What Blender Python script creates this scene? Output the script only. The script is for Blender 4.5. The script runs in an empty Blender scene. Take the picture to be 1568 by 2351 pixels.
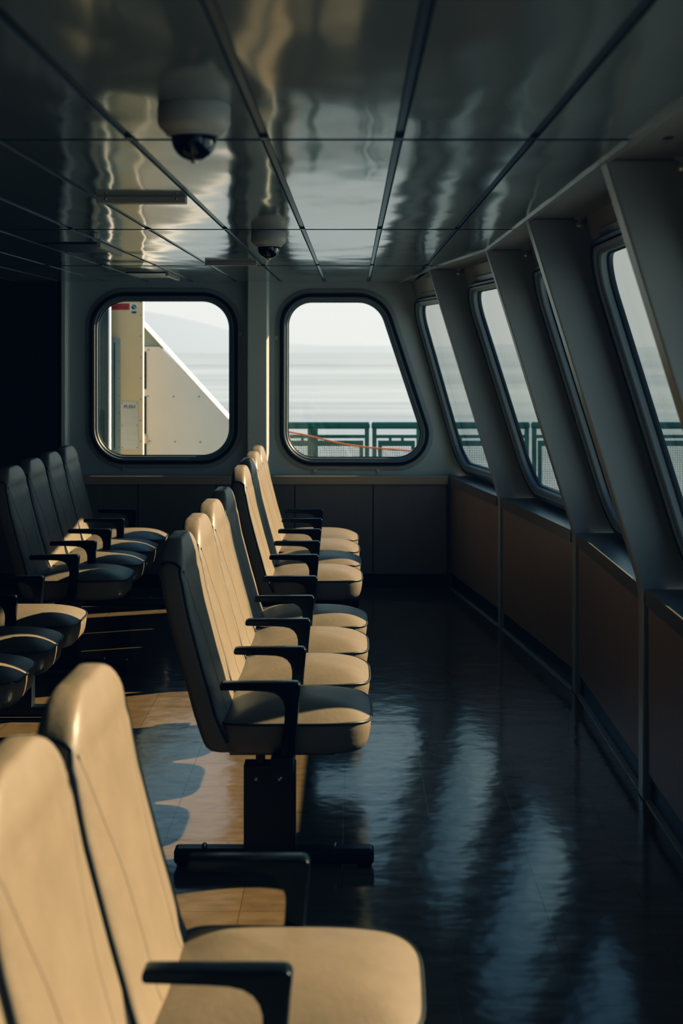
import bpy, bmesh, math, random
from mathutils import Vector
random.seed(7)
scn = bpy.context.scene
COL = scn.collection
pi = math.pi

# ------------------------------------------------------------------ materials
def nodes_of(name):
    m = bpy.data.materials.new(name); m.use_nodes = True
    nt = m.node_tree
    return m, nt, nt.nodes, nt.links, nt.nodes['Principled BSDF']

def mat(name, col, rough=0.5, metal=0.0, var=0.12, scale=6.0, bump=0.0, bscale=60.0, coat=0.0, spec=0.5, stretch=None):
    m, nt, N, L, b = nodes_of(name)
    b.inputs['Roughness'].default_value = rough
    b.inputs['Metallic'].default_value = metal
    b.inputs['Specular IOR Level'].default_value = spec
    b.inputs['Coat Weight'].default_value = coat
    b.inputs['Coat Roughness'].default_value = 0.12
    tc = N.new('ShaderNodeTexCoord')
    src = tc.outputs['Object']
    if stretch:
        mp = N.new('ShaderNodeMapping'); mp.inputs['Scale'].default_value = stretch
        L.new(src, mp.inputs['Vector']); src = mp.outputs['Vector']
    nz = N.new('ShaderNodeTexNoise'); nz.inputs['Scale'].default_value = scale; nz.inputs['Detail'].default_value = 5
    L.new(src, nz.inputs['Vector'])
    mx = N.new('ShaderNodeMix'); mx.data_type = 'RGBA'
    mx.inputs[6].default_value = (*[c*(1-var) for c in col], 1)
    mx.inputs[7].default_value = (*[min(1, c*(1+var)) for c in col], 1)
    L.new(nz.outputs['Fac'], mx.inputs[0]); L.new(mx.outputs[2], b.inputs['Base Color'])
    if bump:
        nb = N.new('ShaderNodeTexNoise'); nb.inputs['Scale'].default_value = bscale; nb.inputs['Detail'].default_value = 3
        L.new(src, nb.inputs['Vector'])
        bp = N.new('ShaderNodeBump'); bp.inputs['Strength'].default_value = bump; bp.inputs['Distance'].default_value = 0.01
        L.new(nb.outputs['Fac'], bp.inputs['Height']); L.new(bp.outputs['Normal'], b.inputs['Normal'])
    return m

M = {}
M['vinyl'] = mat('tan_vinyl', (.215, .165, .112), .42, var=.16, scale=13, bump=.10, bscale=55, spec=.4)
M['welt'] = mat('dark_welt', (.020, .017, .015), .45)
M['seam'] = mat('seam_thread', (.11, .078, .05), .6)
M['black_plastic'] = mat('black_plastic', (.006, .007, .009), .24, var=.2, spec=.22)
M['black_steel'] = mat('black_steel', (.012, .013, .015), .35, var=.2)
M['bolt'] = mat('bolt_steel', (.55, .55, .52), .25, metal=1)
M['pilaster'] = mat('pale_pilaster_paint', (.72, .74, .72), .35, var=.04)
M['wall'] = mat('wall_paint', (.56, .585, .57), .42, var=.05, scale=3)
M['rib'] = mat('rib_paint', (.42, .41, .39), .27, var=.05, scale=3)
M['bay'] = mat('bay_paint', (.34, .31, .27), .45, var=.06, scale=3)
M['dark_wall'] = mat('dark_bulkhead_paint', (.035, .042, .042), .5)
M['inner_wall'] = mat('dim_wall_paint', (.10, .11, .11), .5)
M['wood'] = mat('wood_laminate', (.29, .185, .112), .38, var=.14, scale=5, stretch=(6, 6, .7))
M['sill'] = mat('sill_laminate', (.17, .135, .10), .30, var=.08, scale=4)
M['wood_grey'] = mat('grey_laminate', (.27, .215, .175), .42, var=.12, scale=5, stretch=(6, 6, .8))
M['cap'] = mat('cap_laminate', (.52, .40, .27), .34, var=.06)
M['kick'] = mat('black_kickboard', (.014, .015, .016), .4)
M['alu'] = mat('window_aluminium', (.22, .225, .22), .45, metal=.15, var=.06)
M['alu_dark'] = mat('dull_aluminium', (.20, .215, .22), .35, metal=.5, var=.06)
M['gasket'] = mat('rubber_gasket', (.008, .009, .010), .4)
M['strip'] = mat('ceiling_channel_metal', (.10, .105, .105), .3, metal=.6)
M['void'] = mat('dark_void', (.006, .007, .008), .8)
M['edge_metal'] = mat('bright_edge_metal', (.62, .63, .62), .3, metal=.6)
M['cam_body'] = mat('camera_plastic', (.50, .49, .46), .4)
M['cam_dome'] = mat('smoked_dome', (.006, .007, .010), .06, coat=.6)
M['boxpaint'] = mat('fixture_paint', (.50, .44, .35), .4)
M['steel_out'] = mat('painted_bulwark', (.74, .75, .73), .5, var=.05, scale=3)
M['white_out'] = mat('white_deck_paint', (.88, .88, .86), .45, var=.03)
M['teal_out'] = mat('grey_teal_paint', (.30, .35, .33), .5)  # grey-teal of the upper bulwark plate, its bolts and the sticker symbol
M['tan_out'] = mat('tan_door_paint', (.60, .48, .30), .35, var=.06, scale=5)
M['plate'] = mat('brushed_plate', (.55, .54, .50), .35, metal=.45, var=.1, stretch=(1, 1, 8))
M['frame_out'] = mat('grey_frame', (.30, .335, .33), .4)
M['wired'] = mat('wired_glass', (.40, .44, .41), .15, var=.12, scale=30)
M['red'] = mat('red_sign', (.28, .018, .012), .5, var=.05)
M['red_dark'] = mat('faded_sign_text', (.36, .05, .035), .5)
M['sticker'] = mat('sticker_white', (.55, .60, .58), .4)
M['blue'] = mat('blue_label', (.01, .07, .14), .4)
M['ink'] = mat('dark_ink', (.02, .025, .03), .5)
M['green'] = mat('green_rail_paint', (.010, .085, .072), .35, var=.15)
M['mesh_wire'] = mat('dark_wire', (.02, .05, .045), .5)
M['net'] = mat('net_cord', (.16, .15, .12), .7)
M['rope'] = mat('orange_rope', (.55, .17, .05), .7, var=.25, scale=40)
M['deck'] = mat('deck_paint', (.10, .13, .13), .6)
M['light_trim'] = mat('pale_floor_trim', (.42, .41, .38), .35)

def ceiling_mat():
    m, nt, N, L, b = nodes_of('glossy_ceiling_panel')
    b.inputs['Base Color'].default_value = (.24, .255, .24, 1)
    b.inputs['Roughness'].default_value = .10
    b.inputs['Specular IOR Level'].default_value = .75
    tc = N.new('ShaderNodeTexCoord')
    mp = N.new('ShaderNodeMapping'); mp.inputs['Scale'].default_value = (1.9, .8, 1)
    L.new(tc.outputs['Object'], mp.inputs['Vector'])
    n1 = N.new('ShaderNodeTexNoise'); n1.inputs['Scale'].default_value = 2.0; n1.inputs['Detail'].default_value = 1.5
    L.new(mp.outputs['Vector'], n1.inputs['Vector'])
    bp = N.new('ShaderNodeBump'); bp.inputs['Strength'].default_value = .5; bp.inputs['Distance'].default_value = .018
    L.new(n1.outputs['Fac'], bp.inputs['Height']); L.new(bp.outputs['Normal'], b.inputs['Normal'])
    return m
M['ceiling'] = ceiling_mat()

def floor_mat():
    m, nt, N, L, b = nodes_of('polished_floor_tiles')
    tc = N.new('ShaderNodeTexCoord')
    mp = N.new('ShaderNodeMapping'); mp.inputs['Location'].default_value = (.036, .02, 0)
    L.new(tc.outputs['Object'], mp.inputs['Vector'])
    br = N.new('ShaderNodeTexBrick'); br.offset = 0; br.squash = 1
    br.inputs['Scale'].default_value = 1; br.inputs['Brick Width'].default_value = .306; br.inputs['Row Height'].default_value = .306
    br.inputs['Mortar Size'].default_value = .0012; br.inputs['Mortar Smooth'].default_value = .3; br.inputs['Bias'].default_value = 0
    br.inputs['Color1'].default_value = (.175, .112, .056, 1); br.inputs['Color2'].default_value = (.155, .098, .048, 1)
    br.inputs['Mortar'].default_value = (.05, .03, .018, 1)
    L.new(mp.outputs['Vector'], br.inputs['Vector'])
    mps = N.new('ShaderNodeMapping'); mps.inputs['Scale'].default_value = (9, 20, 1)
    L.new(tc.outputs['Object'], mps.inputs['Vector'])
    nz = N.new('ShaderNodeTexNoise'); nz.inputs['Scale'].default_value = 1; nz.inputs['Detail'].default_value = 6
    L.new(mps.outputs['Vector'], nz.inputs['Vector'])
    rp = N.new('ShaderNodeValToRGB'); rp.color_ramp.elements[0].color = (.80, .77, .72, 1); rp.color_ramp.elements[1].color = (1.12, 1.12, 1.12, 1)
    rp.color_ramp.elements[0].position = .3; rp.color_ramp.elements[1].position = .7
    L.new(nz.outputs['Fac'], rp.inputs[0])
    mx = N.new('ShaderNodeMix'); mx.data_type = 'RGBA'; mx.blend_type = 'MULTIPLY'; mx.inputs[0].default_value = 1
    L.new(br.outputs['Color'], mx.inputs[6]); L.new(rp.outputs[0], mx.inputs[7])
    L.new(mx.outputs[2], b.inputs['Base Color'])
    rr = N.new('ShaderNodeMapRange'); rr.inputs['To Min'].default_value = .07; rr.inputs['To Max'].default_value = .20
    L.new(nz.outputs['Fac'], rr.inputs['Value']); L.new(rr.outputs[0], b.inputs['Roughness'])
    n2 = N.new('ShaderNodeTexNoise'); n2.inputs['Scale'].default_value = 7; n2.inputs['Detail'].default_value = 2
    L.new(tc.outputs['Object'], n2.inputs['Vector'])
    ad = N.new('ShaderNodeMath'); ad.operation = 'MULTIPLY_ADD'; ad.inputs[1].default_value = -.10
    L.new(br.outputs['Fac'], ad.inputs[0]); L.new(n2.outputs['Fac'], ad.inputs[2])
    bp = N.new('ShaderNodeBump'); bp.inputs['Strength'].default_value = .28; bp.inputs['Distance'].default_value = .008
    L.new(ad.outputs[0], bp.inputs['Height']); L.new(bp.outputs['Normal'], b.inputs['Normal'])
    b.inputs['Specular IOR Level'].default_value = .5
    return m
M['floor'] = floor_mat()

def glass_mat(name, tint):
    m = bpy.data.materials.new(name); m.use_nodes = True
    N, L = m.node_tree.nodes, m.node_tree.links
    N.clear()
    out = N.new('ShaderNodeOutputMaterial')
    tr = N.new('ShaderNodeBsdfTransparent'); tr.inputs[0].default_value = (*tint, 1)
    gl = N.new('ShaderNodeBsdfGlossy'); gl.inputs['Roughness'].default_value = .02; gl.inputs['Color'].default_value = (.9, .95, .95, 1)
    fr = N.new('ShaderNodeFresnel'); fr.inputs['IOR'].default_value = 1.5
    mix = N.new('ShaderNodeMixShader')
    tc = N.new('ShaderNodeTexCoord'); nz = N.new('ShaderNodeTexNoise'); nz.inputs['Scale'].default_value = 9; nz.inputs['Detail'].default_value = 1
    L.new(tc.outputs['Object'], nz.inputs['Vector'])
    bp = N.new('ShaderNodeBump'); bp.inputs['Strength'].default_value = .15; bp.inputs['Distance'].default_value = .004
    L.new(nz.outputs['Fac'], bp.inputs['Height']); L.new(bp.outputs['Normal'], gl.inputs['Normal'])
    m1 = N.new('ShaderNodeMath'); m1.operation = 'ADD'; m1.inputs[1].default_value = 1; L.new(fr.outputs[0], m1.inputs[0])
    m2 = N.new('ShaderNodeMath'); m2.operation = 'MULTIPLY'; m2.inputs[1].default_value = 2; L.new(fr.outputs[0], m2.inputs[0])
    m3 = N.new('ShaderNodeMath'); m3.operation = 'DIVIDE'; L.new(m2.outputs[0], m3.inputs[0]); L.new(m1.outputs[0], m3.inputs[1])   # both faces of the pane
    L.new(m3.outputs[0], mix.inputs[0]); L.new(tr.outputs[0], mix.inputs[1]); L.new(gl.outputs[0], mix.inputs[2])
    L.new(mix.outputs[0], out.inputs[0])
    return m
M['glass'] = glass_mat('window_glass', (.95, .96, .955))
M['glass_side'] = glass_mat('side_window_glass', (.84, .87, .86))

def sea_mat():
    m, nt, N, L, b = nodes_of('pale_sea')
    tc = N.new('ShaderNodeTexCoord')
    mp = N.new('ShaderNodeMapping'); mp.inputs['Scale'].default_value = (.012, .05, 1)
    L.new(tc.outputs['Object'], mp.inputs['Vector'])
    nz = N.new('ShaderNodeTexNoise'); nz.inputs['Scale'].default_value = 1; nz.inputs['Detail'].default_value = 8; nz.inputs['Roughness'].default_value = .6
    L.new(mp.outputs['Vector'], nz.inputs['Vector'])
    rp = N.new('ShaderNodeValToRGB')
    rp.color_ramp.elements[0].position = .40; rp.color_ramp.elements[0].color = (.225, .28, .335, 1)
    rp.color_ramp.elements[1].position = .60; rp.color_ramp.elements[1].color = (.40, .46, .52, 1)
    mp2 = N.new('ShaderNodeMapping'); mp2.inputs['Scale'].default_value = (.0006, .0034, 1); L.new(tc.outputs['Object'], mp2.inputs['Vector'])
    nb = N.new('ShaderNodeTexNoise'); nb.inputs['Scale'].default_value = 1; nb.inputs['Detail'].default_value = 6; L.new(mp2.outputs['Vector'], nb.inputs['Vector'])
    av = N.new('ShaderNodeMath'); av.operation = 'MULTIPLY_ADD'; av.inputs[1].default_value = .45; L.new(nz.outputs['Fac'], av.inputs[0])
    a2 = N.new('ShaderNodeMath'); a2.operation = 'MULTIPLY'; a2.inputs[1].default_value = .55; L.new(nb.outputs['Fac'], a2.inputs[0]); L.new(a2.outputs[0], av.inputs[2])
    L.new(av.outputs[0], rp.inputs[0]); L.new(rp.outputs[0], b.inputs['Base Color'])
    b.inputs['Roughness'].default_value = .5
    b.inputs['Specular IOR Level'].default_value = .35
    bp = N.new('ShaderNodeBump'); bp.inputs['Strength'].default_value = .4; bp.inputs['Distance'].default_value = 1.0
    L.new(nz.outputs['Fac'], bp.inputs['Height']); L.new(bp.outputs['Normal'], b.inputs['Normal'])
    return m
M['sea'] = sea_mat()

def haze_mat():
    m, nt, N, L, b = nodes_of('hill_painted_haze')
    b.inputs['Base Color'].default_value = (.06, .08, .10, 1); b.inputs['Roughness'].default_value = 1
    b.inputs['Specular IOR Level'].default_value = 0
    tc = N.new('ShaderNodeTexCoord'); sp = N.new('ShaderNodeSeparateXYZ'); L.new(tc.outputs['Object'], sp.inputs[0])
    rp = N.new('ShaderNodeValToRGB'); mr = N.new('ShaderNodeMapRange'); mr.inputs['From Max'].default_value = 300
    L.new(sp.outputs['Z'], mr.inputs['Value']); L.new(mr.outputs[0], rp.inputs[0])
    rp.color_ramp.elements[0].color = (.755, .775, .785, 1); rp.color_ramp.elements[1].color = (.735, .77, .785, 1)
    L.new(rp.outputs[0], b.inputs['Emission Color']); b.inputs['Emission Strength'].default_value = .92  # pale emission paints the distance haze onto the hills
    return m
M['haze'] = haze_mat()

# ------------------------------------------------------------------ mesh helpers
class MB:
    def __init__(self): self.v = []; self.f = []
    def add(self, vs, fs):
        o = len(self.v); self.v += [tuple(p) for p in vs]; self.f += [tuple(i+o for i in f) for f in fs]; return self
    def box(self, x0, x1, y0, y1, z0, z1):
        vs = [(x, y, z) for z in (z0, z1) for y in (y0, y1) for x in (x0, x1)]
        return self.add(vs, [(0, 2, 3, 1), (4, 5, 7, 6), (0, 1, 5, 4), (2, 6, 7, 3), (0, 4, 6, 2), (1, 3, 7, 5)])
    def loft(self, rings, closed=True, caps=True):
        n = len(rings[0]); vs = [p for r in rings for p in r]; fs = []
        for i in range(len(rings)-1):
            for j in range(n if closed else n-1):
                k = (j+1) % n
                fs.append((i*n+j, i*n+k, (i+1)*n+k, (i+1)*n+j))
        if caps:
            fs.append(tuple(range(n-1, -1, -1))); fs.append(tuple((len(rings)-1)*n+j for j in range(n)))
        return self.add(vs, fs)
    def tube(self, pts, r, seg=8, closed=False, caps=True):
        pts = [Vector(p) for p in pts]; n = len(pts); rings = []
        up = Vector((0, 0, 1))
        prev = None
        for i, p in enumerate(pts):
            if closed: t = pts[(i+1) % n]-pts[i-1]
            else: t = pts[min(i+1, n-1)]-pts[max(i-1, 0)]
            t.normalize()
            if prev is None:
                a = up if abs(t.z) < .9 else Vector((1, 0, 0))
                u = t.cross(a).normalized()
            else:
                u = (prev-t*prev.dot(t)).normalized()
            prev = u; w = t.cross(u)
            rr = r(i) if callable(r) else r
            rings.append([p+u*rr*math.cos(2*pi*k/seg)+w*rr*math.sin(2*pi*k/seg) for k in range(seg)])
        if closed: rings.append(rings[0]); caps = False
        return self.loft(rings, True, caps)
    def lathe(self, prof, c, seg=32, axis='z'):
        rings = []
        for r, z in prof:
            ring = []
            for k in range(seg):
                a = 2*pi*k/seg
                if axis == 'z': ring.append((c[0]+r*math.cos(a), c[1]+r*math.sin(a), c[2]+z))
                elif axis == 'y': ring.append((c[0]+r*math.cos(a), c[1]+z, c[2]+r*math.sin(a)))
                else: ring.append((c[0]+z, c[1]+r*math.cos(a), c[2]+r*math.sin(a)))
            rings.append(ring)
        return self.loft(rings)
    def prism(self, poly, y0, y1):   # poly of (x,z)
        return self.loft([[(x, y0, z) for x, z in poly], [(x, y1, z) for x, z in poly]])

def obj(name, mb, m, parent=None, smooth=False, bevel=0, bseg=2, kind=None, loc=None):
    me = bpy.data.meshes.new(name); me.from_pydata(mb.v, [], mb.f); me.validate()
    bm = bmesh.new(); bm.from_mesh(me)
    bmesh.ops.remove_doubles(bm, verts=bm.verts, dist=1e-5)
    bmesh.ops.recalc_face_normals(bm, faces=bm.faces)
    if bevel:
        es = [e for e in bm.edges if len(e.link_faces) == 2 and e.calc_face_angle(0) > .5]
        bmesh.ops.bevel(bm, geom=es, offset=bevel, segments=bseg, affect='EDGES', profile=.5)
    bm.to_mesh(me); bm.free()
    if smooth:
        me.polygons.foreach_set('use_smooth', [True]*len(me.polygons))
        if smooth != 'all': me.set_sharp_from_angle(angle=smooth if isinstance(smooth, float) else .7)
    me.materials.append(m)
    o = bpy.data.objects.new(name, me); COL.objects.link(o)
    if parent is not None: o.parent = parent
    if kind: o['kind'] = kind
    if loc: o.location = loc
    return o
def struct(name, mb, m, **k): return obj(name, mb, m, kind='structure', **k)
def tag(o, label, cat, group=None, kind=None):
    o['label'] = label; o['category'] = cat
    if group: o['group'] = group
    if kind: o['kind'] = kind
    return o
def thing(name, label, cat, loc=(0, 0, 0), group=None, rz=0):
    o = bpy.data.objects.new(name, None); COL.objects.link(o); o.location = loc; o.rotation_euler = (0, 0, rz)
    o.empty_display_size = .05
    return tag(o, label, cat, group)
def copy_tree(o, parent=None):
    c = o.copy(); COL.objects.link(c)
    if parent is not None: c.parent = parent
    for ch in list(o.children): copy_tree(ch, c)
    return c

# ------------------------------------------------------------------ room numbers (metres; x across, y forward, z up)
CEIL, SILL, BACK = 2.175, .795, 10.18
LEFT, REAR = -4.2, -1.9
# stations of the window ribs: y, inner x at ceiling, outer x at ceiling, inner x at sill, outer x at sill
ST = [(-1.25, .65, .86, 1.08, 1.29), (.39, .65, .86, 1.08, 1.29), (2.03, .65, .86, 1.08, 1.29), (3.67, .65, .86, 1.08, 1.29),
      (5.31, .65, .86, 1.08, 1.29), (6.95, .65, .86, 1.08, 1.29), (8.59, .455, .655, .88, 1.09), (BACK, .33, .41, .655, .80)]
RT = .09

# floor
struct('floor', MB().box(LEFT, 1.5, REAR, BACK+.2, -.1, 0), M['floor'])

# ceiling panels, with channels between them
XS = [.105+.312*k for k in range(-14, 3)]
YS = [-1.6, .87, 3.33, 5.79, 8.25, BACK+.1]
mb = MB()
def inner_at(y, col):
    for a, b in zip(ST, ST[1:]):
        if a[0] <= y <= b[0]:
            t = (y-a[0])/(b[0]-a[0]); return a[col]+t*(b[col]-a[col])
    return ST[0][col] if y < ST[0][0] else ST[-1][col]
xe = [LEFT]+XS
for i in range(len(xe)):
    x0 = xe[i]+.011
    x1 = xe[i+1]-.011 if i+1 < len(xe) else None
    for j in range(len(YS)-1):
        y0, y1 = YS[j]+.004, YS[j+1]-.004
        if x1 is not None and x1 <= .34:
            mb.box(x0, x1, y0, y1, CEIL, CEIL+.02)
        else:
            # panel runs under the window edge; follow its line
            ys = [y0]+[s[0] for s in ST if y0 < s[0] < y1]+[y1]
            for a, b in zip(ys, ys[1:]):
                ea, eb = inner_at(a, 1)+.02, inner_at(b, 1)+.02
                xa, xb = (min(x1, ea), min(x1, eb)) if x1 is not None else (ea, eb)
                if max(xa, xb) <= x0: continue
                xa, xb = max(xa, x0+.001), max(xb, x0+.001)
                mb.loft([[(x0, a, CEIL), (xa, a, CEIL), (xa, a, CEIL+.02), (x0, a, CEIL+.02)],
                         [(x0, b, CEIL), (xb, b, CEIL), (xb, b, CEIL+.02), (x0, b, CEIL+.02)]])
struct('ceiling', mb, M['ceiling'])
bk = [[(LEFT, s[0], CEIL+.021), (s[2]+.05, s[0], CEIL+.021), (s[2]+.05, s[0], CEIL+.07), (LEFT, s[0], CEIL+.07)] for s in ST]
for e, y in ((0, REAR), (-1, BACK+.2)): bk.insert(0 if e == 0 else len(bk), [(p[0], y, p[2]) for p in bk[e]])
struct('ceiling_backing', MB().loft(bk), M['void'])
n = 1
for x in XS:
    s = MB()
    for a, b in zip(YS, YS[1:]):
        ym = b-.02
        if x < inner_at(min(ym, BACK), 1)-.01 or x < .34:
            s.box(x-.0075, x+.0075, a+.02, ym, CEIL+.004, CEIL+.0205)
        s.box(x-.009, x+.009, b-.05, b-.015, CEIL-.003, CEIL+.01)   # splice clip at the seam
    struct('trim_%d' % n, s, M['strip']); n += 1
for y in YS[1:-1]:
    struct('trim_%d' % n, MB().box(LEFT, inner_at(y, 1)+.01, y-.005, y+.005, CEIL-.0015, CEIL+.02), M['void']); n += 1  # black bars imitate the shade in the cross gaps between panels
# metal angle along the window edge of the ceiling, soffits over the bays
for a, b in zip(ST, ST[1:]):
    s = MB().loft([[(a[1]-.006, a[0], CEIL-.007), (a[1]+.012, a[0], CEIL-.007), (a[1]+.012, a[0], CEIL+.02), (a[1]-.006, a[0], CEIL+.02)],
                   [(b[1]-.006, b[0], CEIL-.007), (b[1]+.012, b[0], CEIL-.007), (b[1]+.012, b[0], CEIL+.02), (b[1]-.006, b[0], CEIL+.02)]])
    struct('trim_%d' % n, s, M['edge_metal']); n += 1
    s = MB().loft([[(a[1]+.02, a[0], CEIL), (a[2]+.06, a[0], CEIL), (a[2]+.06, a[0], CEIL+.02), (a[1]+.02, a[0], CEIL+.02)],
                   [(b[1]+.02, b[0], CEIL), (b[2]+.06, b[0], CEIL), (b[2]+.06, b[0], CEIL+.02), (b[1]+.02, b[0], CEIL+.02)]])
    struct('trim_%d' % n, s, M['bay']); n += 1

# unseen walls that close the lounge
struct('wall_left', MB().box(LEFT-.1, LEFT, REAR, BACK+.2, 0, CEIL+.05), M['inner_wall'])
struct('wall_rear', MB().box(LEFT, 1.5, REAR-.1, REAR, 0, CEIL+.05), M['inner_wall'])

# ------------------------------------------------------------------ window builder
class RPoly:
    """Rounded convex polygon in (u,v); path(d) is the outline moved outward by d."""
    def __init__(s, pts, radii, seg=12):
        s.arcs = []
        n = len(pts)
        for i in range(n):
            p, a, b = Vector(pts[i]), Vector(pts[i-1]), Vector(pts[(i+1) % n])
            d1, d2 = (p-a).normalized(), (b-p).normalized()
            n1, n2 = Vector((d1.y, -d1.x)), Vector((d2.y, -d2.x))     # outward for counter-clockwise order
            r = radii[i]
            half = math.acos(max(-1, min(1, d1.dot(d2))))/2
            bis = (n1+n2).normalized()
            s.arcs.append((p-bis*(r/math.cos(half)), r, math.atan2(n1.y, n1.x), 2*half, seg))
    def path(s, d=0):
        out = []
        for c, r, a0, sweep, seg in s.arcs:
            for k in range(seg+1):
                a = a0+sweep*k/seg
                out.append((c.x+(r+d)*math.cos(a), c.y+(r+d)*math.sin(a)))
        return out
def band(rp, MF, prof):
    """Closed ring mesh: prof is a list of (d, n) steps."""
    mb = MB(); rings = [[MF(u, v, nn) for u, v in rp.path(d)] for d, nn in prof]
    return mb.loft(rings+[rings[0]], True, False)

def wall_with_holes(outer, holes, MF, depth):
    """Inner face with the holes cut, plus the reveals of the holes going outward by depth."""
    bm = bmesh.new()
    def loop(pts):
        vs = [bm.verts.new((u, v, 0)) for u, v in pts]
        return [bm.edges.new((vs[i], vs[(i+1) % len(vs)])) for i in range(len(vs))]
    ed = loop(outer)
    for h in holes: ed += loop(h)
    bmesh.ops.triangle_fill(bm, use_beauty=True, use_dissolve=False, edges=ed)
    bm.verts.index_update()
    mb = MB()
    vs = [MF(v.co.x, v.co.y, 0) for v in bm.verts]
    mb.add(vs, [[v.index for v in f.verts] for f in bm.faces])
    bm.free()
    for h in holes+[outer]:
        mb.loft([[MF(u, v, 0) for u, v in h], [MF(u, v, -depth) for u, v in h]], True, False)
    return mb

def window(num, rp, MF, deep=.0, pane='glass'):
    w = struct('window_%d' % num, band(rp, MF, [(0, -.014), (0, .012+deep), (.004, .018+deep), (.016, .020+deep), (.020, .030+deep), (.032, .032+deep), (.036, .016), (.036, -.014)]), M['alu'], smooth=.5)
    obj('rubber_gasket', band(rp, MF, [(.036, -.01), (.036, .030+deep), (.040, .036+deep), (.052, .036+deep), (.056, .028+deep), (.056, -.01)]), M['gasket'], w, smooth=.5)
    obj('inner_bead', band(rp, MF, [(-.008, -.012), (-.008, .004), (-.002, .008), (.002, .008), (.002, -.012)]), M['gasket'], w, smooth=.5)
    obj('clamp_ring', band(rp, MF, [(.056, -.005), (.056, .010), (.058, .012), (.084, .012), (.088, .008), (.088, -.005)]), M['rib'], w, smooth=.5)
    g = MB(); pts = [MF(u, v, -.002) for u, v in rp.path(-.002)]
    g.add(pts, [tuple(range(len(pts)))])
    gl = obj('glass_pane', g, M[pane], w)
    # the pane's normal looks into the room
    me = gl.data
    nrm = me.polygons[0].normal; inward = Vector(MF(0, 0, 1))-Vector(MF(0, 0, 0))
    if nrm.dot(inward) < 0: me.flip_normals()
    return w

# back wall (front of the lounge) with two windows
def MBK(u, v, nn): return (u, BACK-nn, v)
rpL = RPoly([(-1.830, .929), (-.885, .929), (-.885, 2.042), (-1.830, 2.042)], [.20]*4)
rpR = RPoly([(-.474, .916), (.546, .916), (.176, 2.034), (-.470, 2.034)], [.19, .17, .20, .17])
outer = [(LEFT, 0), (.82, 0), (.82, SILL), (.405, CEIL+.02), (LEFT, CEIL+.02)]
struct('wall_back', wall_with_holes(outer, [rpL.path(.03), rpR.path(.03)], MBK, .10), M['wall'])
window(1, rpL, MBK)
window(2, rpR, MBK)
# clamp joints on the rings of the back windows
s = MB()
for x0, x1, z in ((-1.655, -1.63, .826), (-.86, -.845, .826), (-.29, -.262, .812), (.165, .19, .812)): s.box(x0, x1, BACK-.014, BACK-.004, z, z+.024)
for x, z0, z1 in ((-.823, 1.79, 1.815), (-.566, 1.76, 1.79)): s.box(x, x+.024, BACK-.014, BACK-.004, z0, z1)
struct('trim_%d' % n, s, M['wall'], bevel=.002); n += 1

# wainscot, cap and kickboard of the back wall
s = MB()
seams = [-4.2, -3.19, -2.635, -2.08, -1.53, -.976, -.418, .137, .66]
for a, b in zip(seams, seams[1:]): s.box(a+.003, b-.003, BACK-.100, BACK-.001, .10, .735)
struct('wall_back_lower', s, M['wood_grey'], bevel=.002)
struct('trim_%d' % n, MB().box(LEFT, .668, BACK-.115, BACK-.001, .735, SILL), M['cap'], bevel=.003); n += 1
struct('baseboard_back', MB().box(LEFT, .68, BACK-.085, BACK-.001, 0, .10), M['kick'])
# pilaster between the windows with a chamfered, sunlit corner; second one by the left bulkhead
def pilaster(x0, x1, dep):
    y0 = BACK-dep; c = .022
    pl = [(x0, BACK-.001), (x0, y0+.006), (x0+.006, y0), (x1-c*.7, y0), (x1, y0+c), (x1, BACK-.001)]
    return MB().loft([[(x, y, SILL) for x, y in pl], [(x, y, CEIL) for x, y in pl]])
struct('trim_%d' % n, pilaster(-.752, -.602, .105), M['pilaster']); n += 1
struct('trim_%d' % n, pilaster(-2.075, -2.03, .105), M['pilaster']); n += 1
struct('bulkhead_wall', MB().box(LEFT, -2.10, BACK-.08, BACK-.001, 0, CEIL), M['dark_wall'])

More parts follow.
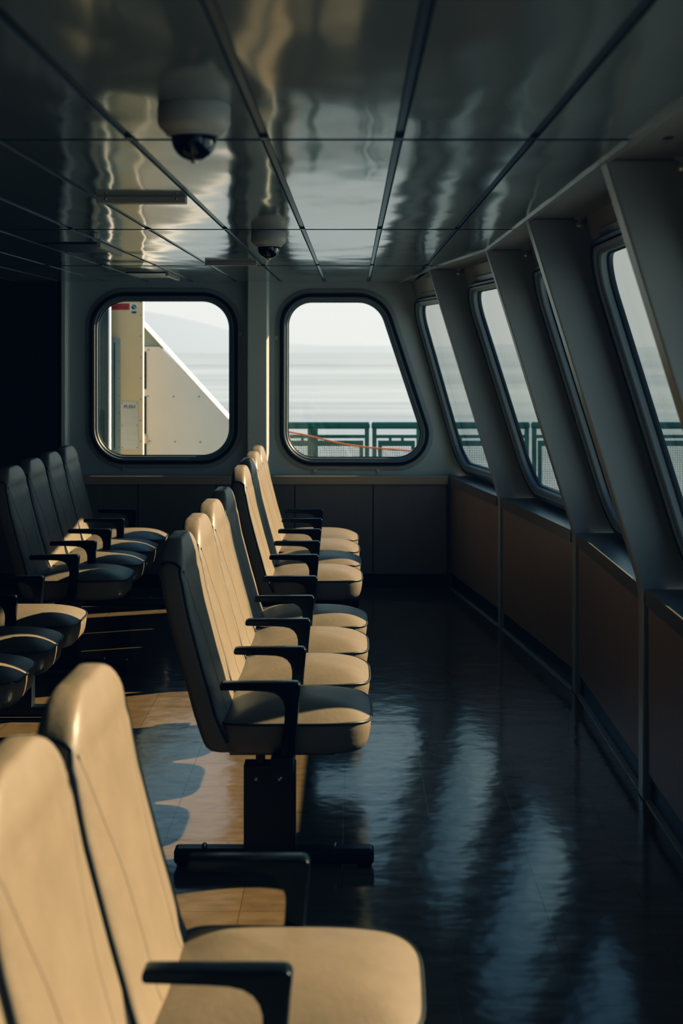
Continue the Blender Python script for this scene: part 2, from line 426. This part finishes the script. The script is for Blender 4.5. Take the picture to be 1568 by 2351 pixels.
# ------------------------------------------------------------------ right-hand wall: bays between slanting ribs
WN = 3
for bi, (a, b) in enumerate(zip(ST, ST[1:])):
    A0, A1 = Vector((a[4], a[0], SILL)), Vector((a[2], a[0], CEIL))
    B0, B1 = Vector((b[4], b[0], SILL)), Vector((b[2], b[0], CEIL))
    L_ = ((B0-A0).length+(B1-A1).length)/2; H_ = ((A1-A0).length+(B1-B0).length)/2
    nrm = ((B0-A0).cross(A1-A0)).normalized()
    if nrm.x > 0: nrm = -nrm
    def MF(u, v, nn, A0=A0, A1=A1, B0=B0, B1=B1, L_=L_, H_=H_, nrm=nrm):
        s_, t_ = u/L_, v/H_
        return tuple(A0*(1-s_)*(1-t_)+B0*s_*(1-t_)+A1*(1-s_)*t_+B1*s_*t_+nrm*nn)
    u0, u1 = RT+.06, L_-.15
    if bi == len(ST)-2: u1 = L_-.09
    v0, v1 = .099, H_-(.180 if bi == len(ST)-2 else .150)
    rp = RPoly([(u0, v0), (u1, v0), (u1, v1), (u0, v1)], [.17]*4)
    struct('wall_right' if bi == 0 else 'wall_right_bay_%d' % bi,
           wall_with_holes([(0, -.02), (L_, -.02), (L_, H_+.02), (0, H_+.02)], [rp.path(.03)], MF, .014), M['bay'])
    window(WN, rp, MF, .018, 'glass_side'); WN += 1
    # sill, panelling, kickboard
    def strip(xo0, xo1, z0, z1, ya, yb):
        q = []
        for y in (ya, yb):
            t = (y-a[0])/(b[0]-a[0]); xi = a[3]+t*(b[3]-a[3]); xo = a[4]+t*(b[4]-a[4])
            q.append([(xi+xo0, y, z0), ((xo+.03) if xo1 is None else xi+xo1, y, z0), ((xo+.03) if xo1 is None else xi+xo1, y, z1), (xi+xo0, y, z1)])
        return MB().loft(q)
    ya, yb = a[0]+RT+.002, b[0]-.03
    if bi == len(ST)-2: yb = BACK-.10
    sl = strip(.004, None, SILL-.02, SILL, ya, yb); fr = strip(.004, .03, SILL-.06, SILL-.02, ya, yb)
    sl.add(fr.v, fr.f)
    struct('trim_%d' % n, sl, M['sill']); n += 1
    struct('wall_right_lower' if bi == 0 else 'wall_right_lower_bay_%d' % bi, strip(.014, .05, .11, SILL-.06, ya, yb), M['wood'])
    struct('baseboard_right' if bi == 0 else 'baseboard_right_%d' % bi, strip(.03, .06, .0, .11, ya, yb+.03), M['kick'])
    struct('trim_%d' % n, strip(.008, .03, .0, .006, ya, yb+.03), M['light_trim']); n += 1
    struct('wall_right_back_%d' % bi, strip(.06, .10, 0, SILL-.02, a[0], b[0]), M['void'])
for k, s in enumerate(ST[:-1]):
    y0, y1 = s[0], s[0]+RT
    poly = [(s[3], 0)]
    # soft bend at the sill
    poly += [(s[3], SILL-.06), (s[3]-.003, SILL-.02), (s[3]-.012, SILL+.03)]
    poly += [(s[1], CEIL), (s[2]+.03, CEIL), (s[4]+.03, SILL), (s[4]+.03, 0)]
    struct('trim_%d' % n, MB().prism(poly, y0, y1), M['rib'], bevel=.006); n += 1

# small bright fasteners where each rib meets ceiling and wall
first = None
tops = {8.59: 'small bright fastener at the top of the rib farthest away',
        6.95: 'small bright fastener at the top of the second rib from the end wall',
        5.31: 'small bright fastener at the top of the third rib from the end wall',
        3.67: 'small bright fastener at the top of the rib nearest the viewer'}
for s in ST[3:7]:
    if first is None:
        t = thing('ceiling_fastener', tops[s[0]], 'fastener', (0, 0, 0), 'fasteners at the rib tops')
        obj('base_plate', MB().lathe([(.022, 0), (.022, -.006), (.016, -.009)], (0, 0, 0), 16), M['edge_metal'], t, smooth=True)
        obj('knob', MB().lathe([(.007, -.008), (.007, -.016), (.014, -.020), (.017, -.028), (.014, -.036), (.006, -.040)], (0, 0, 0), 16), M['edge_metal'], t, smooth=True)
        first = t
    else:
        t = copy_tree(first); t['label'] = tops[s[0]]
    t.location = (s[2]-.02, s[0]-.035, CEIL)

# ------------------------------------------------------------------ ceiling items
def sec_cam(loc, label, first=None):
    if first is not None:
        c = copy_tree(first); c.location = loc; c['label'] = label; return c
    t = thing('security_camera', label, 'security camera', loc, 'dome cameras on the ceiling')
    obj('mounting_base', MB().lathe([(.071, 0), (.073, -.006), (.073, -.040), (.070, -.046), (.060, -.056), (.055, -.060)], (0, 0, 0), 40), M['cam_body'], t, smooth=True)
    pr = [(.0465, -.060), (.0465, -.068)]
    pr += [(.0455*math.cos(a), -.068-.046*math.sin(a)) for a in [k*pi/2/12 for k in range(0, 12)]]
    obj('dome', MB().lathe(pr+[(.002, -.1142)], (0, 0, 0), 40), M['cam_dome'], t, smooth=True)
    obj('rim', MB().lathe([(.047, -.058), (.056, -.058), (.056, -.062), (.050, -.0655), (.047, -.064)], (0, 0, 0), 40), M['cam_body'], t, smooth=True)
    obj('dome_lens_cap', MB().lathe([(.002, -.112), (.008, -.113), (.006, -.118), (.001, -.120)], (0, 0, 0), 14), M['edge_metal'], t, smooth=True)
    return t
c0 = sec_cam((-.321, 2.86, CEIL+.001), 'dome camera on the near ceiling, the larger and more blurred one')
sec_cam((-.352, 5.89, CEIL+.001), 'dome camera farther along the ceiling towards the end windows', c0)

t = thing('ceiling_batten', 'narrow brownish ceiling batten nearest the viewer, below left of the large dome camera', 'ceiling batten', (-.822, 4.54, CEIL), 'battens across the ceiling panels')
obj('casing', MB().box(0, .285, 0, .05, -.022, 0), M['boxpaint'], t, bevel=.002)
for sx in (.03, .255): obj('screw', MB().lathe([(.004, 0), (.004, -.002), (.002, -.003)], (sx, 0, -.009), 10, 'y'), M['bolt'], t)
t = copy_tree(t); t['label'] = 'narrow ceiling batten just left of the farther dome camera'; t.location = (-.822, 7.86, CEIL)
t = thing('ceiling_hatch', 'dark ceiling hatch with a pale strip along one side, the nearer of two', 'ceiling hatch', (-1.425, 6.50, CEIL), 'dark hatches in the ceiling')
obj('cover', MB().box(0, .25, 0, .56, -.006, 0), mat('hatch_shade_paint', (.03, .032, .032), .35), t)  # dark colour carries the shade of the recess
obj('lit_side_strip', MB().box(.25, .268, 0, .60, -.022, 0), M['boxpaint'], t)  # pale colour stands in for a side lit by the windows
t = copy_tree(t); t['label'] = 'dark ceiling hatch close to the end wall above the left window'; t.location = (-1.435, 8.95, CEIL)

# ------------------------------------------------------------------ seating rows
PITCH = .529
BST = [(.394, -.418, .045, .226), (.400, -.424, .072, .238), (.412, -.430, .086, .244), (.428, -.437, .088, .246), (.46, -.451, .084, .247), (.52, -.473, .078, .248), (.60, -.494, .078, .249),
       (.68, -.517, .078, .249), (.76, -.538, .078, .248), (.84, -.559, .078, .247), (.90, -.571, .078, .245), (.935, -.577, .078, .242)]
TOP, RC, W0 = 1.066, .165, .242
for k in range(1, 10):
    a = k/9*pi/2*.97
    h = .935+(TOP-.935)*math.sin(a)
    th = .078*max(.12, math.cos(a*.86)**.55)
    w = W0-RC+RC*max(.0, math.cos(a))
    BST.append((h, -.582-.010*math.sin(a), th, w))
def back_at(h):
    for p, q in zip(BST, BST[1:]):
        if p[0] <= h <= q[0]:
            t = (h-p[0])/(q[0]-p[0]); return [p[i]+t*(q[i]-p[i]) for i in range(4)]
    return BST[-1]
def bulge(y, w, h):
    c = max(0, 1-(y/w)**2)
    return .013*c*(1 if h < 1.0 else max(0, (TOP-h)/(TOP-1.0)))
def back_mesh():
    rings = []
    for h, xc, th, w in BST:
        ring = []; r = min(.022, th*.45)
        xf, xr = xc+th/2, xc-th/2
        ny = 12
        for k in range(ny+1):
            y = -(w-r)+2*(w-r)*k/ny; ring.append((xf+bulge(y, w, h), y, h))
        for k in range(1, 5):
            a = k/5*pi/2; ring.append((xf-r+r*math.cos(a), w-r+r*math.sin(a), h))
        ring.append((xf-r, w, h)); ring.append((xr+r, w, h))
        for k in range(1, 5):
            a = k/5*pi/2; ring.append((xr+r-r*math.sin(a), w-r+r*math.cos(a), h))
        for k in range(ny+1):
            y = (w-r)-2*(w-r)*k/ny; ring.append((xr-.4*bulge(y, w, h), y, h))
        for k in range(1, 5):
            a = k/5*pi/2; ring.append((xr+r-r*math.cos(a), -(w-r)-r*math.sin(a), h))
        ring.append((xr+r, -w, h)); ring.append((xf-r, -w, h))
        for k in range(1, 5):
            a = k/5*pi/2; ring.append((xf-r+r*math.sin(a), -(w-r)-r*math.cos(a), h))
        rings.append(ring)
    return MB().loft(rings)
def back_piping(sgn):
    """Welt round the side panel: up the front edge, then back across just below the rolled top."""
    pts = []
    for h in [.43+.04*i for i in range(13)]+[.935, .955, .970]:
        _, xc, th, w = back_at(h); r = min(.022, th*.45)
        pts.append((xc+th/2-r*.45, sgn*(w-r*.25+.001), h))
    for f, h in ((.40, .986), (.22, .997), (0, 1.002), (-.22, 1.001), (-.40, .994)):
        _, xc, th, w = back_at(h)
        pts.append((xc+th*f, sgn*(w+.0005-(.004 if abs(f) > .3 else 0)), h))
    return MB().tube(pts, .0052, 6)
def back_seams():
    mb = MB()
    for sgn in (-1, 1):
        pts = []
        for k in range(25):
            h = .975-(.975-.50)*k/24
            _, xc, th, w = back_at(h)
            t = min(1, (.975-h)/.30)
            y = sgn*((w-.016)*(1-t)**1.6+.115*(1-(1-t)**1.6))
            pts.append((xc+th/2+bulge(y, w, h)-.0006, y, h))
        mb.tube(pts, .0016, 6)
    return mb
SC, SA, SB = -.185, .243, .247
def seat_outline(s, da=0, db=0, seg=64):
    out = []
    for k in range(seg):
        a = 2*pi*k/seg; c, sn = math.cos(a), math.sin(a)
        e = 2/3.3 if c > 0 else 2/9.0
        e2 = 2/4.6 if c > 0 else 2/9.0
        out.append((SC+(SA+da)*s*math.copysign(abs(c)**e, c), (SB+db)*s*math.copysign(abs(sn)**e2, sn)))
    return out
def seat_z(s, x):
    z = .490+.044*(1-s**2.6)
    fx = max(0, (x-(-.02))/.08); return z-.010*min(1, fx)**2
def seat_mesh():
    rings = []
    for s in (.02, .2, .4, .55, .68, .78, .86, .92, .96, .985, 1.0):
        rings.append([(x, y, seat_z(s, x)) for x, y in seat_outline(s)])
    for s, z in ((1.006, .478), (1.006, .45), (1.0, .42), (.985, .400), (.95, .390), (.6, .386), (.05, .386)):
        rings.append([(x-(max(0, .46-z)*.12 if x > -.1 else 0), y, z) for x, y in seat_outline(s)])
    return MB().loft(rings)
def seat_piping():
    return MB().tube([(x, y, seat_z(1.0, x)-.002) for x, y in seat_outline(1.004)], .0048, 6, closed=True)
def seat_seam():
    return MB().tube([(x-(max(0, .47-.428)*.35 if x > -.1 else 0), y, .428) for x, y in seat_outline(.994)], .0030, 6, closed=True)

def arm_poly():
    p = [(-.422, .606), (-.424, .612), (-.424, .624), (-.418, .630)]
    p += [(-.19, .632), (-.178, .631), (-.170, .626), (-.168, .618)]
    p += [(-.171, .585), (-.178, .50), (-.184, .43), (-.188, .395)]
    p += [(-.232, .395), (-.228, .45), (-.220, .50), (-.218, .535)]
    p += [(-.2185, .553), (-.224, .572), (-.235, .587), (-.252, .597), (-.275, .602), (-.31, .604)]
    return p
def make_row(name, label, cat, loc, rz=0, group=None):
    t = thing(name, label, cat, loc, group, rz)
    first_b = first_s = None
    bm_, sm_ = back_mesh(), back_seams()
    for k in range(4):
        yc = PITCH*(k+.5)
        if first_b is None:
            b = obj('backrest', bm_, M['vinyl'], t, smooth=.9, loc=(0, yc, 0))
            [obj('piping', back_piping(sg), M['welt'], b, smooth='all') for sg in (-1, 1)]; obj('seam', sm_, M['seam'], b, smooth='all')
            s = obj('seat_cushion', seat_mesh(), M['vinyl'], t, smooth=.9, loc=(0, yc, 0))
            obj('piping', seat_piping(), M['welt'], s, smooth='all')
            obj('seat_pan', MB().box(-.40, -.06, -.19, .19, .376, .388), M['black_steel'], s)
            first_b, first_s = b, s
        else:
            for f in (first_b, first_s):
                c = copy_tree(f, t); c.location = (0, yc, 0)
    fa = None
    for k in range(5):
        if fa is None:
            fa = obj('armrest', MB().prism(arm_poly(), -.022, .022), M['black_plastic'], t, bevel=.006, bseg=3, smooth=.6)
        else:
            c = fa.copy(); COL.objects.link(c); c.parent = t; c.location = (0, PITCH*k, 0)
    obj('beam', MB().box(-.262, -.192, -.03, PITCH*4+.03, .335, .396), M['black_steel'], t, bevel=.006)
    fp = None
    for yp in (.13, PITCH*4-.13):
        if fp is None:
            p = MB().box(-.357, -.189, -.035, .035, .05, .338).box(-.318, -.290, -.03, .03, .338, .402)
            fp = obj('pedestal', p, M['black_steel'], t, bevel=.004, loc=(0, yp, 0))
            obj('foot', MB().box(-.585, .066, -.032, .032, .012, .062), M['black_steel'], fp, bevel=.012, bseg=3)
            for x in (-.555, .036): obj('glide', MB().lathe([(.022, 0), (.024, .004), (.018, .012), (.010, .014)], (x, 0, 0), 16), M['black_plastic'], fp, smooth=True)
            for x in (-.316, -.240): obj('bolt', MB().lathe([(.009, 0), (.009, -.003), (.005, -.006), (.001, -.007)], (x, -.035, .293), 12, 'y'), M['bolt'], fp, smooth=True)
            for x in (-.487, -.062): obj('bolt', MB().lathe([(.009, 0), (.009, .006), (.006, .011), (.001, .012)], (x, 0, .062), 12), M['bolt'], fp, smooth=True)
        else:
            c = copy_tree(fp, t); c.location = (0, yp, 0)
    return t
r2 = make_row('chair_row', 'row of four tan padded chairs in mid room, its near pedestal in plain view', 'row of chairs', (0, 4.516, 0), 0, 'joined rows of padded chairs')
for lab, loc, rz in (('large blurred row of tan padded chairs closest to the viewer', (.0225, .834, 0), -1.5),
                     ('row of tan padded chairs under the pilaster between the two end windows', (-.011, 7.335, 0), .6),
                     ('shadowed slate-looking row of padded chairs standing before the square end window with the door outside', (-1.245, 7.335, 0), .8),
                     ('row of padded chairs cut by the picture edge, showing only seats and two armrests', (-1.275, 4.516, 0), 0)):
    c = copy_tree(r2); c['label'] = lab; c.location = loc; c.rotation_euler = (0, 0, math.radians(rz))

# ------------------------------------------------------------------ outside
struct('deck_ground', MB().box(-6, 5, BACK+.35, 13.0, -.1, 0), M['deck'])
# sea and hazy shore
tag(obj('sea', MB().add([(-30000, 14, -9), (30000, 14, -9), (30000, 30000, -9), (-30000, 30000, -9)], [(0, 1, 2, 3)]), M['sea']), 'pale calm sea stretching out to the horizon', 'sea', kind='structure')
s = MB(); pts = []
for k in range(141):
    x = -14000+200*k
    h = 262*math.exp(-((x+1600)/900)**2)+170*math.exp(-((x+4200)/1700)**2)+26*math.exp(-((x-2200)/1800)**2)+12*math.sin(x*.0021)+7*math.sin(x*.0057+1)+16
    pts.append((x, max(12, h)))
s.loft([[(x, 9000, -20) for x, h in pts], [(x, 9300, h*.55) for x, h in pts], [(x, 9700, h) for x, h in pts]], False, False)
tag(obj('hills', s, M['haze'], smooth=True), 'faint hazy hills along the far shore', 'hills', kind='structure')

# open door outside the left window
t = thing('deck_door', 'tan outside door with grey framed window and metal push plate, seen through the left end window', 'door', (-1.98, 11.5, 0))
def rel(m_, dx=1.98, dy=-11.5): m_.v = [(x+dx, y+dy, z) for x, y, z in m_.v]; return m_
Yd = 11.5
obj('door_leaf', rel(MB().box(-2.45, -1.706, Yd, Yd+.045, .02, 2.35)), M['tan_out'], t)
obj('edge_strip', rel(MB().box(-1.706, -1.7025, Yd-.002, Yd+.045, .02, 2.35)), M['white_out'], t)
w = obj('window_frame', rel(MB().box(-1.928, -1.888, Yd-.012, Yd, .85, 1.786).box(-2.40, -1.928, Yd-.012, Yd, 1.748, 1.786).box(-2.40, -1.928, Yd-.012, Yd, .85, .89)), M['frame_out'], t)
obj('wired_pane', rel(MB().box(-2.40, -1.934, Yd-.006, Yd-.001, .89, 1.748)), M['wired'], w)
obj('pane_seal', rel(MB().box(-1.934, -1.928, Yd-.014, Yd-.001, .89, 1.748)), M['ink'], w)
s = MB()
for k in range(-8, 60):
    for d in (1, -1):
        z0 = .89+k*.03; x0 = -1.99; z1 = z0+.056
        if d < 0: z0, z1 = z1, z0
        if min(z0, z1) > .89 and max(z0, z1) < 1.748:
            s.tube([(x0, Yd-.0065, z0), (-1.934, Yd-.0065, z1)], .0010, 4)
obj('pane_wires', rel(s), M['frame_out'], w)
pp = obj('push_plate', rel(MB().box(-1.884, -1.740, Yd-.006, Yd, .885, 1.271)), M['plate'], t)
s = MB()
for x in (-1.872, -1.752):
    for z in (.90, 1.08, 1.258): s.lathe([(.004, 0), (.004, -.002), (.001, -.003)], (x, Yd-.006, z), 8, 'y')
obj('plate_screws', rel(s), M['ink'], pp)
def text(body, size, loc, m_, parent, name, depth=.001):
    cu = bpy.data.curves.new(name, 'FONT'); cu.body = body; cu.size = size; cu.align_x = 'CENTER'; cu.align_y = 'CENTER'; cu.extrude = depth
    tmp = bpy.data.objects.new(name, cu); COL.objects.link(tmp)
    dg = bpy.context.evaluated_depsgraph_get()
    me = bpy.data.meshes.new_from_object(tmp.evaluated_get(dg)); bpy.data.objects.remove(tmp)
    me.transform(__import__('mathutils').Matrix.Rotation(pi/2, 4, 'X')); me.materials.append(m_)
    o = bpy.data.objects.new(name, me); COL.objects.link(o); o.parent = parent; o.location = loc
    return o
text('PUSH', .040, (-1.811+1.98, -.0075, 1.229), M['ink'], pp, 'push_lettering')
rs = obj('red_sign', rel(MB().box(-1.965, -1.814, Yd-.004, Yd, 2.014, 2.064)), M['red'], t)
s = MB()
for z, x1 in ((2.046, -1.822), (2.027, -1.86)):
    x = -1.955
    while x < x1:
        wd = random.choice((.005, .007, .009)); s.box(x, x+wd, Yd-.005, Yd-.004, z-.005, z+.005); x += wd+random.choice((.003, .003, .007))
obj('faded_lettering', rel(s), M['red_dark'], rs)
st = obj('round_sticker', rel(MB().lathe([(.032, 0), (.032, -.003), (.028, -.004), (.001, -.004)], (-1.777, Yd, 2.036), 32, 'y')), M['sticker'], t)
s = MB().lathe([(.024, -.004), (.024, -.005), (.018, -.005), (.018, -.004)], (-1.777, Yd, 2.036), 28, 'y')
s.tube([(-1.793, Yd-.0045, 2.054), (-1.765, Yd-.0045, 2.018)], .0035, 5); s.tube([(-1.782, Yd-.0045, 2.042), (-1.767, Yd-.0045, 2.040), (-1.765, Yd-.0045, 2.026)], .003, 5)
obj('sticker_symbol', rel(s), M['teal_out'], st)
obj('blue_label', rel(MB().box(-1.795, -1.757, Yd-.003, Yd, 1.985, 2.001)), M['blue'], t)
s = MB()
for z in (.95, 1.12, 1.29, 1.46, 1.63, 1.80, 1.97, 2.075): s.lathe([(.0045, 0), (.0045, -.002), (.001, -.003)], (-1.723, Yd, z), 8, 'y')
for z in (.90, 1.04, 1.18, 1.32, 1.46, 1.60, 1.74): s.lathe([(.0035, 0), (.0035, -.002), (.001, -.003)], (-1.896, Yd-.012, z), 8, 'y')
obj('rivets', rel(s), M['ink'], t)

# dark side panel left of the door
t = thing('deck_bulkhead', 'dark glossy outside panel with pale edge and small handle, beside the tan door', 'bulkhead', (-2.4, 11.3, 0))
def rel2(m_): return rel(m_, 2.4, -11.3)
obj('panel', rel2(MB().box(-3.4, -1.948, 11.3, 11.34, .0, 2.5)), mat('dark_gloss_panel', (.05, .06, .055), .22, var=.2), t)
obj('edge_strip', rel2(MB().box(-1.948, -1.936, 11.296, 11.345, .0, 2.5)), M['white_out'], t)
hp = obj('handle_plate', rel2(MB().box(-2.03, -1.985, 11.29, 11.30, .96, 1.21)), M['dark_wall'], t)
obj('handle', rel2(MB().tube([(-2.02, 11.29, 1.13), (-2.02, 11.25, 1.145), (-2.03, 11.235, 1.12), (-2.03, 11.235, 1.02), (-2.02, 11.25, 1.0), (-2.02, 11.29, 1.01)], .007, 8)), M['bolt'], hp, smooth=True)

# sloping bulwark plate
t = thing('bulwark', 'pale grey triangular steel bulwark with sunlit white sloping edge, outside the left end window', 'bulwark', (-1.3, 12.0, 0))
def rel3(m_): return rel(m_, 1.3, -12.0)
def dz(x): return 1.893-(x+1.779)*1.0995
obj('plate', rel3(MB().prism([(-2.3, 0), (-.75, 0), (-.75, dz(-.75)), (-1.40, dz(-1.40)), (-1.636, 1.716), (-2.3, 1.716)], 12.0, 12.02)), M['steel_out'], t)
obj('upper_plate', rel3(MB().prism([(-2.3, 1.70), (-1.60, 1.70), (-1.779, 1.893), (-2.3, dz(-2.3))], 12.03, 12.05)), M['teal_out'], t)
obj('sloping_flange', rel3(MB().prism([(-2.3, dz(-2.3)), (-.75, dz(-.75)), (-.75, dz(-.75)+.012), (-2.3, dz(-2.3)+.012)], 11.995, 12.30)), M['white_out'], t)
for z0, z1 in ((.75, .94), (.98, 1.30), (1.36, 1.675)):
    obj('hinge_gap', rel3(MB().box(-1.768, -1.750, 11.99, 12.0, z0, z1)), M['ink'], t)
obj('hinge', rel3(MB().box(-1.772, -1.742, 11.975, 12.0, .90, .97)), M['bolt'], t, bevel=.004)
for x, z in ((-1.735, 1.30), (-1.52, 1.297), (-1.305, 1.297), (-1.72, .92), (-1.507, .916), (-1.294, .912), (-1.08, .905), (-1.73, 1.69)):
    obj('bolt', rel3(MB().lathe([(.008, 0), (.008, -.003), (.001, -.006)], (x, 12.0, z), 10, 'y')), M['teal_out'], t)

# railing sections across the bow deck
YR = 12.5
def rail_section(x0, x1, label, mids=()):
    t = thing('deck_railing', label, 'railing', ((x0+x1)/2, YR, 0), 'green railing sections on the outside deck')
    def rl(m_): return rel(m_, -(x0+x1)/2, -YR)
    obj('top_rail', rl(MB().tube([(x0+.004, YR, 1.026), (x0+.012, YR, 1.026), (x1-.012, YR, 1.026), (x1-.004, YR, 1.026)], lambda i: .031 if i in (1, 2) else .020, 14)), M['green'], t, smooth=.8)
    obj('middle_rail', rl(MB().box(x0+.02, x1-.02, YR-.015, YR+.015, .915, .944)), M['green'], t, bevel=.004)
    for x in (x0+.03, x1-.03): obj('post', rl(MB().box(x-.019, x+.019, YR-.02, YR+.02, 0, 1.01)), M['green'], t, bevel=.004)
    for x in mids: obj('post', rl(MB().box(x-.045, x+.045, YR-.02, YR+.02, .0, 1.01)), M['green'], t, bevel=.004)
    a, b = x0+.062, x1-.062
    fr = MB().box(a, b, YR-.012, YR+.012, .845, .893).box(a, a+.034, YR-.012, YR+.012, .10, .845).box(b-.034, b, YR-.012, YR+.012, .10, .845).box(a+.034, b-.034, YR-.012, YR+.012, .10, .14)
    f = obj('panel_frame', rl(fr), M['green'], t)
    s = MB()
    for k in (.33, .66): xx = a+(b-a)*k; s.box(xx-.012, xx+.012, YR-.01, YR+.01, .893, .916)
    obj('spacer', rl(s), M['green'], f)
    wi = MB(); x = a+.034+.01
    while x < b-.034: wi.box(x-.0013, x+.0013, YR-.002, YR+.002, .14, .845); x += .0205
    z = .15
    while z < .845: wi.box(a+.034, b-.034, YR-.002, YR+.002, z-.0013, z+.0013); z += .0205
    obj('wire_mesh', rl(wi), M['mesh_wire'], f)
rail_section(-1.55, .146, 'green deck railing section behind the orange-roped net, ending at the gap', (-.36,))
rail_section(.152, .60, 'short green deck railing section between two gaps, behind the slant-sided end window')
rail_section(.606, 1.55, 'green deck railing section seen through the two farthest side windows')
rail_section(1.556, 2.55, 'green deck railing section seen through the second and third side windows')
rail_section(2.556, 3.9, 'green deck railing section seen through the nearest side window')

# rope-edged net in front of the railing
rope = [(-.58, .985), (-.571, .990), (-.42, .962), (-.25, .921), (-.10, .885), (.049, .862), (.20, .847), (.498, .825), (.72, .806)]
def rope_z(x):
    for p, q in zip(rope, rope[1:]):
        if p[0] <= x <= q[0]: return p[1]+(x-p[0])/(q[0]-p[0])*(q[1]-p[1])
    return rope[-1][1]
s = MB(); x = -.57; YN = 12.2
while x < .72:
    s.tube([(x, YN, rope_z(x)), (x+.006, YN+.006, rope_z(x)-.12), (x, YN, .45)], .0010, 4); x += .0185
for k in range(27):
    d = .014+k*.0185
    s.tube([(xx, YN+.002*math.sin(xx*40), rope_z(xx)-d) for xx in [-.57+.043*i for i in range(31)]], .0010, 4)
nt_ = obj('safety_net', s, M['net']); tag(nt_, 'drooping cord net with an orange rope edge hung before the green railing', 'net')
obj('edge_cord', MB().tube([(x, YN-.006, z) for x, z in rope], .0075, 8), M['rope'], nt_, smooth=True)
obj('tail_cord', MB().tube([(-.571, YN-.008, .985), (-.55, YN-.008, .93), (-.535, YN-.008, .86), (-.53, YN-.008, .80)], .0075, 8), M['rope'], nt_, smooth=True)

# ------------------------------------------------------------------ light
sun = bpy.data.lights.new('sun', 'SUN'); sun.energy = 13.3; sun.color = (1.0, .78, .52); sun.angle = math.radians(.55)
so = bpy.data.objects.new('sun', sun); COL.objects.link(so)
so.rotation_euler = Vector((1, .43, .62)).to_track_quat('Z', 'Y').to_euler(); so.location = (20, 9, 13)

wd = bpy.data.worlds.new('sky'); scn.world = wd; wd.use_nodes = True
N, L = wd.node_tree.nodes, wd.node_tree.links
bg = N['Background']
tc = N.new('ShaderNodeTexCoord'); sp = N.new('ShaderNodeSeparateXYZ'); L.new(tc.outputs['Generated'], sp.inputs[0])
rp = N.new('ShaderNodeValToRGB'); cr = rp.color_ramp
cr.elements[0].position = 0; cr.elements[0].color = (.86, .87, .87, 1)
cr.elements[1].position = 1; cr.elements[1].color = (.14, .28, .52, 1)
for p, c in ((.06, (.88, .89, .89)), (.16, (.80, .85, .88)), (.32, (.40, .56, .74)), (.6, (.20, .37, .62))):
    e = cr.elements.new(p); e.color = (*c, 1)
L.new(sp.outputs['Z'], rp.inputs[0])
nz = N.new('ShaderNodeTexNoise'); nz.inputs['Scale'].default_value = 2.2; nz.inputs['Detail'].default_value = 6
mpw = N.new('ShaderNodeMapping'); mpw.inputs['Scale'].default_value = (1, 1, 3.2); L.new(tc.outputs['Generated'], mpw.inputs['Vector']); L.new(mpw.outputs[0], nz.inputs['Vector'])
cl = N.new('ShaderNodeValToRGB'); cl.color_ramp.elements[0].position = .52; cl.color_ramp.elements[1].position = .72
cl.color_ramp.elements[1].color = (.55, .55, .55, 1)
L.new(nz.outputs['Fac'], cl.inputs[0])
mx = N.new('ShaderNodeMix'); mx.data_type = 'RGBA'; L.new(cl.outputs[0], mx.inputs[0]); L.new(rp.outputs[0], mx.inputs[6]); mx.inputs[7].default_value = (.95, .95, .95, 1)
L.new(mx.outputs[2], bg.inputs['Color']); bg.inputs['Strength'].default_value = 1.13

# ------------------------------------------------------------------ camera
cam = bpy.data.cameras.new('camera'); co = bpy.data.objects.new('camera', cam); COL.objects.link(co)
co.location = (0, 0, 1.68); co.rotation_euler = (pi/2, 0, 0)
cam.sensor_width = 36; cam.sensor_fit = 'AUTO'; cam.lens = 3265*36/2351
cam.shift_x = -28/2351; cam.shift_y = -369.5/2351
cam.clip_end = 60000; cam.clip_start = .05
cam.dof.use_dof = True; cam.dof.focus_distance = 6.3; cam.dof.aperture_fstop = 3.6
scn.camera = co

scn.view_settings.view_transform = 'Standard'
scn.view_settings.look = 'None'
# film-like grade of the whole picture: cool, deep shadows
scn.view_settings.use_curve_mapping = True
cm = scn.view_settings.curve_mapping
for ch, pts in ((0, [(0, 0), (.02, .0065), (.06, .033), (.2, .165), (.6, .6), (1, 1)]),
                (1, [(0, .0008), (.02, .0125), (.06, .049), (.2, .19), (.6, .6), (1, 1)]),
                (2, [(0, .003), (.02, .0185), (.06, .0545), (.2, .185), (.6, .57), (1, .98)])):
    cv = cm.curves[ch].points
    cv[0].location = pts[0]; cv[1].location = pts[-1]
    for p in pts[1:-1]: cv.new(*p)
cm.update()
